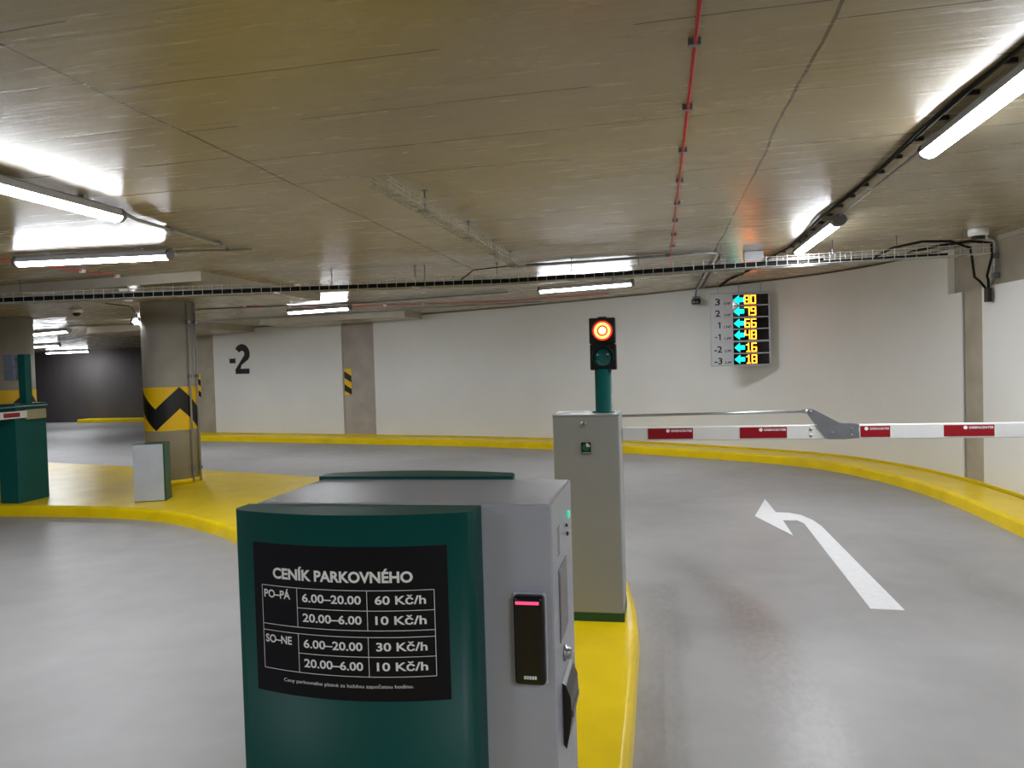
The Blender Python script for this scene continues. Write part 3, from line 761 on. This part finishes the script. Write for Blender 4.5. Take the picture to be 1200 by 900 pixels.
# cables lying in the tray
def cable(name, pts, r, label, m=m_cable, cat='cable', n=7, group=None):
    mb = MB(); mb.tube(pts, r, n); o = mb.build(name, m); tag(o, label, cat, group); return o
def along(off, dz, amp, x0=-8.6, x1=3.0, seed=0):
    pts = []; N_ = 90
    for k in range(N_+1):
        x = x0+(x1-x0)*k/N_; j = 0 if x < -1.6 else (1 if x < .6 else 2); a, b = TP[j], TP[j+1]
        y = a[1]+(b[1]-a[1])*(x-a[0])/(b[0]-a[0])
        pts.append((x, y+off+amp*math.sin(x*1.7+seed), CZ(x)-.232+dz+amp*.3*math.sin(x*2.3+seed*2)))
    return pts
cbn = thing('cable_bundle', 'bundle of black cables lying in the long wire tray', 'cable bundle', (-3, 7.7, 2.42))
for i, (o_, dz, r, x1) in enumerate(((-.078, .016, .013, 2.3), (-.05, .016, .013, 2.75), (-.022, .015, .012, 2.2), (.006, .015, .012, 2.5), (.034, .015, .011, 2.1), (.062, .014, .011, 1.8), (-.068, .040, .011, 1.6), (-.035, .040, .011, 1.0), (0, .038, .011, .2), (.03, .037, .010, -1))):
    mb = MB(); mb.tube(along(o_, dz, .004, x1=x1, seed=i), r, 7); mb.build('cable', m_cable, cbn)
cbn = thing('cable_bundle', 'loose grey cables on the black ones at the left end of the tray', 'cable bundle', (-6, 6.8, 2.4))
for i, (o_, dz, r, x1) in enumerate(((-.06, .058, .008, -4.6), (-.02, .062, .008, -4.0), (.055, .060, .009, -5))):
    mb = MB(); mb.tube(along(o_, dz, .008, x1=x1, seed=i+4), r, 7); mb.build('cable', m_conduit, cbn)
cable('label_tag', [(-5.45, 7.02, 2.415), (-5.37, 7.04, 2.415)], .014, 'small white tag on the tray at left', m_wplast, 'tag', 4)
cable('label_tag', [(-3.72, 7.46, 2.43), (-3.66, 7.47, 2.43)], .014, 'small white tag on the tray right of the zigzag pillar', m_wplast, 'tag', 4)
# short rising tray
tr2 = tray('short galvanised wire tray running away from the viewer in the middle of the ceiling', [(-1.44, 3.88, CZ(-1.4)-.125), (-1.37, 7.75, CZ(-1.4)-.125)], .10, .055, .1, 4, None, .003)
for y in (4.6, 5.7, 6.6, 7.35): rod(tr2, -1.41, y, CZ(-1.41)-.125, CZ(-1.41)+.002, .004)
mb = MB(); mb.tube([(-1.41, 7.6, 2.53), (-1.5, 7.75, 2.54), (-1.9, 7.85, 2.53), (-2.05, 7.9, 2.44)], .006, 6); tag(mb.build('cable', m_cable), 'thin black cable dropping from the short tray into the long one', 'cable')

# ------------------------------------------------------------------ ceiling services
cz = lambda x, o: CZ(x)-o
rp = thing('detection_pipe', 'thin red pipe clipped to the ceiling, running away from the viewer', 'pipe', (.14, 2.2, 2.64))
mb = MB(); mb.tube([(.145, 1.6, cz(.14, .016)), (.14, 5, cz(.14, .016)), (.13, 8.6, cz(.14, .016)), (.13, 10.4, cz(.14, .016))], .0065, 8); mb.build('tube', m_red, rp)
for k in range(9):
    y = 2.77+.78*k*.9; mb = MB(); mb.box((.118, y-.012, cz(.14, .024)), (.163, y+.012, cz(.14, -.002)), .002); mb.build('clip', m_dsteel, rp)
rp = thing('alarm_cable', 'thin red cable clipped to the ceiling beside the left tube lights', 'cable', (-5.5, 6, 2.56))
mb = MB(); mb.tube([(-5.9, 5.3, cz(-5.9, .012)), (-5.5, 5.65, cz(-5.5, .012)), (-5.46, 6.53, cz(-5.46, .012)), (-5.45, 7.0, cz(-5.45, .012)), (-5.55, 7.13, cz(-5.5, .012))], .006, 6); mb.build('tube', m_red, rp)
for x, y in ((-5.46, 6.53), (-5.45, 7.0)): mb = MB(); mb.box((x-.025, y-.015, cz(x, .03)), (x+.025, y+.015, cz(x, -.002)), .003); mb.build('clip', m_wplast, rp)
rp = thing('alarm_cable', 'thin red cable on the ceiling in front of the far white wall', 'cable', (-4, 12.3, 2.58))
mb = MB(); mb.tube([(-6.9, 10.1, cz(-6.9, .012)), (-6.3, 10.9, cz(-6.3, .012)), (-4.97, 12.1, cz(-5, .012)), (-2.46, 12.9, cz(-2.46, .012)), (-.8, 12.6, cz(-.8, .012))], .007, 6); mb.build('tube', m_red, rp)
for x, y in ((-6.6, 10.5), (-6.3, 10.9), (-4.5, 12.25), (-3.9, 12.44)): mb = MB(); mb.box((x-.025, y-.02, cz(x, .03)), (x+.025, y+.02, cz(x, -.002)), .003); mb.build('clip', m_wplast, rp)
conduit('ceiling_conduit', [(-3.30, 4.28, cz(-3.3, .03)), (-3.42, 4.6, cz(-3.4, .02)), (-3.49, 5.77, cz(-3.49, .02))], .012, m_conduit, 'grey conduit leading away from the end of the left edge tube light', clips=[(-3.45, 5.0, cz(-3.45, .015)), (-3.49, 5.7, cz(-3.49, .015))], clipm=m_dsteel)
conduit('ceiling_conduit', [(-3.96, 5.80, cz(-3.96, .03)), (-3.57, 6.03, cz(-3.57, .016)), (-3.4, 6.05, cz(-3.4, .016))], .010, m_conduit, 'short grey conduit right of the tube light above the left tray', clips=[(-3.6, 6.01, cz(-3.6, .015))], clipm=m_dsteel)
conduit('ceiling_conduit', [(-1.6, 8.32, cz(-1.6, .02)), (-.3, 8.34, cz(-.3, .02)), (.50, 8.30, cz(.5, .02)), (.60, 8.36, cz(.6, .02)), (.62, 8.5, cz(.6, .02)), (.60, 12.4, cz(.6, .02)), (.58, 12.56, cz(.6, .05)), (.57, 12.62, 2.50)], .015, m_steel, 'bent steel conduit running right then back to the small wall camera', clips=[(.1, 8.32, cz(.1, .012)), (.61, 9.4, cz(.6, .012)), (.605, 11, cz(.6, .012))], clipm=m_dsteel)
conduit('ceiling_conduit', [(.68, 8.7, cz(.68, .02)), (.68, 12.45, cz(.68, .02))], .015, m_conduit, 'grey conduit beside the bent steel one, towards the space sign', clips=[(.68, 9.6, cz(.68, .012)), (.68, 11.2, cz(.68, .012))], clipm=m_dsteel)
conduit('ceiling_conduit', [(-2.2, 11.2, cz(-2.2, .02)), (-4.6, 11.5, cz(-4.6, .02)), (-8.0, 10.6, cz(-8, .02))], .012, m_dsteel, 'dark conduit on the ceiling beyond the long tray')
conduit('ceiling_conduit', [(-11.1, 12.2, cz(-11, .02)), (-9.2, 13.3, cz(-9, .02)), (-4.6, 13.2, cz(-4.6, .02)), (-2.0, 13.25, cz(-2, .02))], .010, m_dsteel, 'thin dark conduit on the ceiling close to the white wall')

# wavy cable bundle on the right
tb = thing('cable_bundle', 'wavy black cable bundle clipped to the ceiling beside the right tube lights', 'cable bundle', (1.33, 3, 2.65))
for j in range(2):
    pts = []
    for k in range(81):
        y = 1.5+k*.137; x = 1.315+.016*math.sin(y*2.6+j*.7)+.012*j+(0 if y < 8.4 else -.10*(y-8.4)); pts.append((x, y, cz(x, .016+.007*math.sin(y*3+j*2))))
    mb = MB(); mb.tube(pts, .008, 6); mb.build('cable', m_cable, tb)
for k in range(24):
    y = 2.6+k*.36; x = 1.335+(0 if y < 8.4 else -.10*(y-8.4)); mb = MB(); mb.box((x-.01, y-.008, cz(x, .020)), (x+.045, y+.008, cz(x, -.001)), .002); mb.build('clip', m_dirt, tb)
conduit('ceiling_conduit', [(1.42, 4.47, cz(1.42, .03)), (1.42, 6.5, cz(1.42, .03))], .009, m_conduit, 'thin grey conduit joining the two right tube lights')

# smoke detector and loops near the curved wall
sd = thing('smoke_detector', 'white round detector on the ceiling at the right end of the tray', 'detector', (2.98, 8.02, cz(2.98, 0)))
M_ = Matrix.Translation((2.98, 8.02, cz(2.98, .105)))
mb = MB(); mb.lathe([(.070, .03), (.085, .035), (.088, .07), (.088, .108)], 32, M_); mb.build('base', m_wplast, sd)
mb = MB(); mb.lathe([(.03, -.004), (.055, .0), (.062, .03)], 24, M_); mb.build('sensor', m_blk, sd)
cable('cable', [(2.1, 8.17, cz(2.1, .19)), (2.25, 8.1, cz(2.2, .12)), (2.5, 8.05, cz(2.5, .085)), (2.75, 8.05, cz(2.7, .10)), (2.95, 8.12, cz(2.9, .17)), (3.12, 8.5, cz(3.1, .42)), (3.24, 8.70, 2.25), (3.29, 8.67, 2.165)], .013, 'black cable looping over the tray end and down to the wall box, left loop')
cable('cable', [(2.4, 8.17, cz(2.4, .17)), (2.7, 8.12, cz(2.7, .125)), (2.95, 8.12, cz(2.95, .105)), (3.18, 8.25, cz(3.2, .12)), (3.30, 8.55, cz(3.3, .22)), (3.31, 8.70, cz(3.3, .4)), (3.30, 8.64, 2.25), (3.295, 8.63, 2.165)], .013, 'black cable hanging beside the steel conduit at the wall box, right loop')
conduit('wall_conduit', [(3.30, 8.68, 2.12), (3.32, 8.68, 2.20), (3.375, 8.70, 2.25), (3.385, 8.70, cz(3.4, .06)), (3.36, 8.66, cz(3.4, .03)), (3.25, 8.56, cz(3.3, .022))], .018, m_steel, 'vertical steel conduit on the concrete beam at the right', clips=[(3.385, 8.70, 2.3), (3.385, 8.70, 2.5)], clipm=m_dsteel)
mb = MB(); mb.box((3.275, 8.60, 2.03), (3.32, 8.69, 2.17), .004); tag(mb.build('junction_box', m_dsteel), 'small dark junction box at the top of the right white wall', 'box').data.materials[0] = m_blk
tk = thing('cable_trunking', 'pale trunking along the top of the concrete beam at the right edge', 'trunking', (3.44, 8, 2.67))
mb = MB(); wall_strip(mb, s_of(3.355, 8.6), s_of(3.42, 2), -.078, -.03, 2.645, lambda x: CZ(x)-.002); mb.build('duct', mat('beige duct', (178, 170, 156), .5), tk)

# small dome camera, emergency light, wall sensor, tray lamps
dc = thing('dome_camera', 'small white dome camera under the ceiling left of the zigzag pillar', 'camera', (-7.61, 8.96, cz(-7.61, .1)))
M_ = Matrix.Translation((-7.61, 8.96, cz(-7.61, .175)))
mb = MB(); mb.lathe([(.055, .02), (.075, .03), (.075, .08)], 24, M_); mb.build('base', m_wplast, dc)
mb = MB(); mb.lathe([(.01, -.03), (.035, -.02), (.048, .0), (.05, .021)], 24, M_); mb.build('dome', m_blk, dc)
el = thing('emergency_light', 'tiny lit emergency lamp on the left flank of the zigzag pillar', 'lamp', (-6.62, 8.86, 2.2))
mb = MB(); mb.lathe([(.03, 0), (.03, .10)], 12, Matrix.Translation((-6.665, 8.87, 2.23))); mb.build('housing', m_wplast, el)
mb = MB(); mb.lathe([(.025, -.03), (.04, -.015), (.04, .0)], 16, Matrix.Translation((-6.665, 8.87, 2.23))); mb.build('bulb', mat('lit bulb', (240, 240, 240), .4, emis=(1, 1, 1, 1), estr=5), el)
cable('cable', [(-6.66, 8.87, 2.33), (-6.68, 8.80, 2.42), (-6.80, 8.5, cz(-6.8, .11))], .006, 'thin black lead from the emergency lamp to the slab')
wc = thing('wall_camera', 'small black camera on the white wall below the steel conduit', 'camera', (.57, 12.68, 2.45))
mb = MB(); mb.box((.52, 12.60, 2.45), (.64, 12.68, 2.52), .01); mb.build('mount', m_conduit, wc)
mb = MB(); mb.box((.50, 12.44, 2.385), (.64, 12.60, 2.475), .02); cb = mb.build('body', m_blk, wc)
for dx in (.04, .09):
    mb = MB(); mb.lathe([(.013, 0), (.011, .004)], 12, Matrix.Translation((.50+dx, 12.441, 2.42)) @ Matrix.Rotation(PI/2, 4, 'X')); mb.build('lens', m_wplast, cb)
eb = thing('emergency_luminaire', 'small white emergency luminaire above the tray near the lit sign', 'lamp', (.99, 8.62, 2.6))
mb = MB(); mb.box((.90, 8.55, cz(1, .085)), (1.10, 8.68, cz(1, .0)), .012); mb.build('housing', m_bplast, eb)
mb = MB(); mb.box((.91, 8.56, cz(1, .105)), (1.09, 8.67, cz(1, .084)), .01); mb.build('lens', m_wplast, eb)
for x, y, lab in ((-2.55, 7.78, 'small white cable marker hanging under the middle of the tray'), (-3.95, 7.44, 'small pale cable marker under the tray above the grey pier')):
    cable('cable_marker', [(x, y, cz(x, .235)), (x+.08, y-.03, cz(x, .25))], .012, lab, m_wplast, 'tag', 6)

# ------------------------------------------------------------------ space counter sign
SX0, SX1, SZ0, SZ1, SY = .745, 1.60, 1.408, 2.495, 11.9
sg = thing('space_counter_sign', 'hanging level sign with cyan arrows and amber numbers before the white wall', 'sign', ((SX0+SX1)/2, SY, SZ0))
mb = MB(); mb.box((SX0, SY, SZ0), (SX1, SY+.10, SZ1), .004); cs = mb.build('casing', m_bplast, sg)
H_ = SZ1-SZ0; Wd = SX1-SX0
mb = MB(); mb.box((SX0-.004, SY-.006, SZ0-.004), (SX0+.012, SY+.01, SZ1+.004)); mb.box((SX1-.016, SY-.006, SZ0-.004), (SX1+.004, SY+.01, SZ1+.004)); mb.box((SX0, SY-.006, SZ1-.012), (SX1, SY+.01, SZ1+.004)); mb.box((SX0, SY-.006, SZ0-.004), (SX1, SY+.01, SZ0+.012)); mb.build('frame', m_steel, sg)
for k in range(3):
    z1 = SZ1-H_*k/3-.014; z0 = SZ1-H_*(k+1)/3+.003
    mb = MB(); mb.box((SX0+.012, SY-.004, z0), (SX1-.016, SY-.001, z1)); mb.build('face_panel', mat('sign face', (196, 198, 204), .3, noise_amt=.01), sg)
rows_ = [(.030, .172), (.187, .330), (.350, .492), (.508, .655), (.680, .825), (.842, .985)]
SEG = {'0': 'abcdef', '1': 'bc', '4': 'fgbc', '6': 'acdefg', '7': 'abc', '8': 'abcdefg', '9': 'abcdfg'}
def seg7(mb, ch, x, z, w_, h, th, y):
    R_ = {'a': (x, z+h-th, x+w_, z+h), 'd': (x, z, x+w_, z+th), 'g': (x, z+h/2-th/2, x+w_, z+h/2+th/2), 'f': (x, z+h/2, x+th, z+h), 'b': (x+w_-th, z+h/2, x+w_, z+h), 'e': (x, z, x+th, z+h/2), 'c': (x+w_-th, z, x+w_, z+h/2)}
    for q in SEG[ch]:
        a = R_[q]
        if ch == '1': a = (a[0]-w_*.25, a[1], a[2]-w_*.25, a[3])
        mb.box((a[0], y-.004, a[1]), (a[2], y, a[3]))
    if ch == '1': mb.box((x+w_*.18, y-.004, z+h*.74), (x+w_*.45, y, z+h*.84)); mb.box((x+w_*.25, y-.004, z), (x+w_, y, z+th*.8))
for (f0, f1), num, sub, cnt in zip(rows_, ('3', '2', '1', '-1', '-2', '-3'), ('3.NP', '2.NP', '1.NP', '1.PP', '2.PP', '3.PP'), ('80', '79', '66', '48', '16', '18')):
    z1 = SZ1-H_*f0; z0 = SZ1-H_*f1; h = z1-z0; xw = SX0+Wd*.385
    mb = MB(); mb.box((xw, SY-.008, z0), (SX1-.018, SY-.002, z1)); dw = mb.build('display_window', m_ledbg, sg)
    ay = SY-.0085; ax = xw+.012; zc = (z0+z1)/2; aw = .150
    mb = MB(); mb.prism([(ax, zc), (ax+.08, zc-h*.44), (ax+.08, zc-h*.2), (ax+aw, zc-h*.2), (ax+aw, zc+h*.2), (ax+.08, zc+h*.2), (ax+.08, zc+h*.44)], -ay, -(ay-.003), Matrix(((1, 0, 0, 0), (0, 0, -1, 0), (0, 1, 0, 0), (0, 0, 0, 1))))
    plab(mb.build('arrow', m_led_c, dw), 'glowing cyan arrow')
    mb = MB(); w_ = .075
    for k, ch in enumerate(cnt): seg7(mb, ch, ax+aw+.004+k*(w_+.016), z0+h*.08, w_, h*.84, .015, ay)
    plab(mb.build('digits', m_led_a, dw), 'glowing amber digits')
    zb = z0+h*.02 if num != '3' else z0+h*.0
    mb = MB(); w3 = .075 if len(num) == 1 and num != '1' else (.034 if num == '1' else (.085 if num == '-1' else .115))
    if num[-1] == '1':
        xr = SX0+.148; zb = z0+h*.08
        mb.box((xr-.019, SY-.0046, zb), (xr, SY-.004, zb+.092)); mb.face([(xr-.015, SY-.0047, zb+.092), (xr-.036, SY-.0047, zb+.080), (xr-.036, SY-.0047, zb+.064), (xr-.015, SY-.0047, zb+.074)])
        if len(num) > 1: mb.box((xr-.085, SY-.0046, zb+.034), (xr-.05, SY-.004, zb+.048))
    else: text(mb, num, SX0+.165-w3 if len(num) > 1 else SX0+.075+(.035 if num == '1' else 0), SX0+.165 if len(num) > 1 else SX0+.075+(.035 if num == '1' else 0)+w3, z0+h*.08, .092, lambda u, v: (u, SY-.0045, v), .02)
    mb.build('level_number', m_blackp, sg)
    mb = MB(); text(mb, sub, SX0+.20, SX0+.300, z0+h*.10, .034, lambda u, v: (u, SY-.0045, v), .025); mb.build('level_caption', m_blackp, sg)
for x in (SX0+.12, SX0+.42, SX1-.12): mb = MB(); mb.tube([(x, SY+.05, SZ1-.005), (x, SY+.05, CZ(x)+.003)], .005, 6); mb.build('hanger', m_steel, sg)
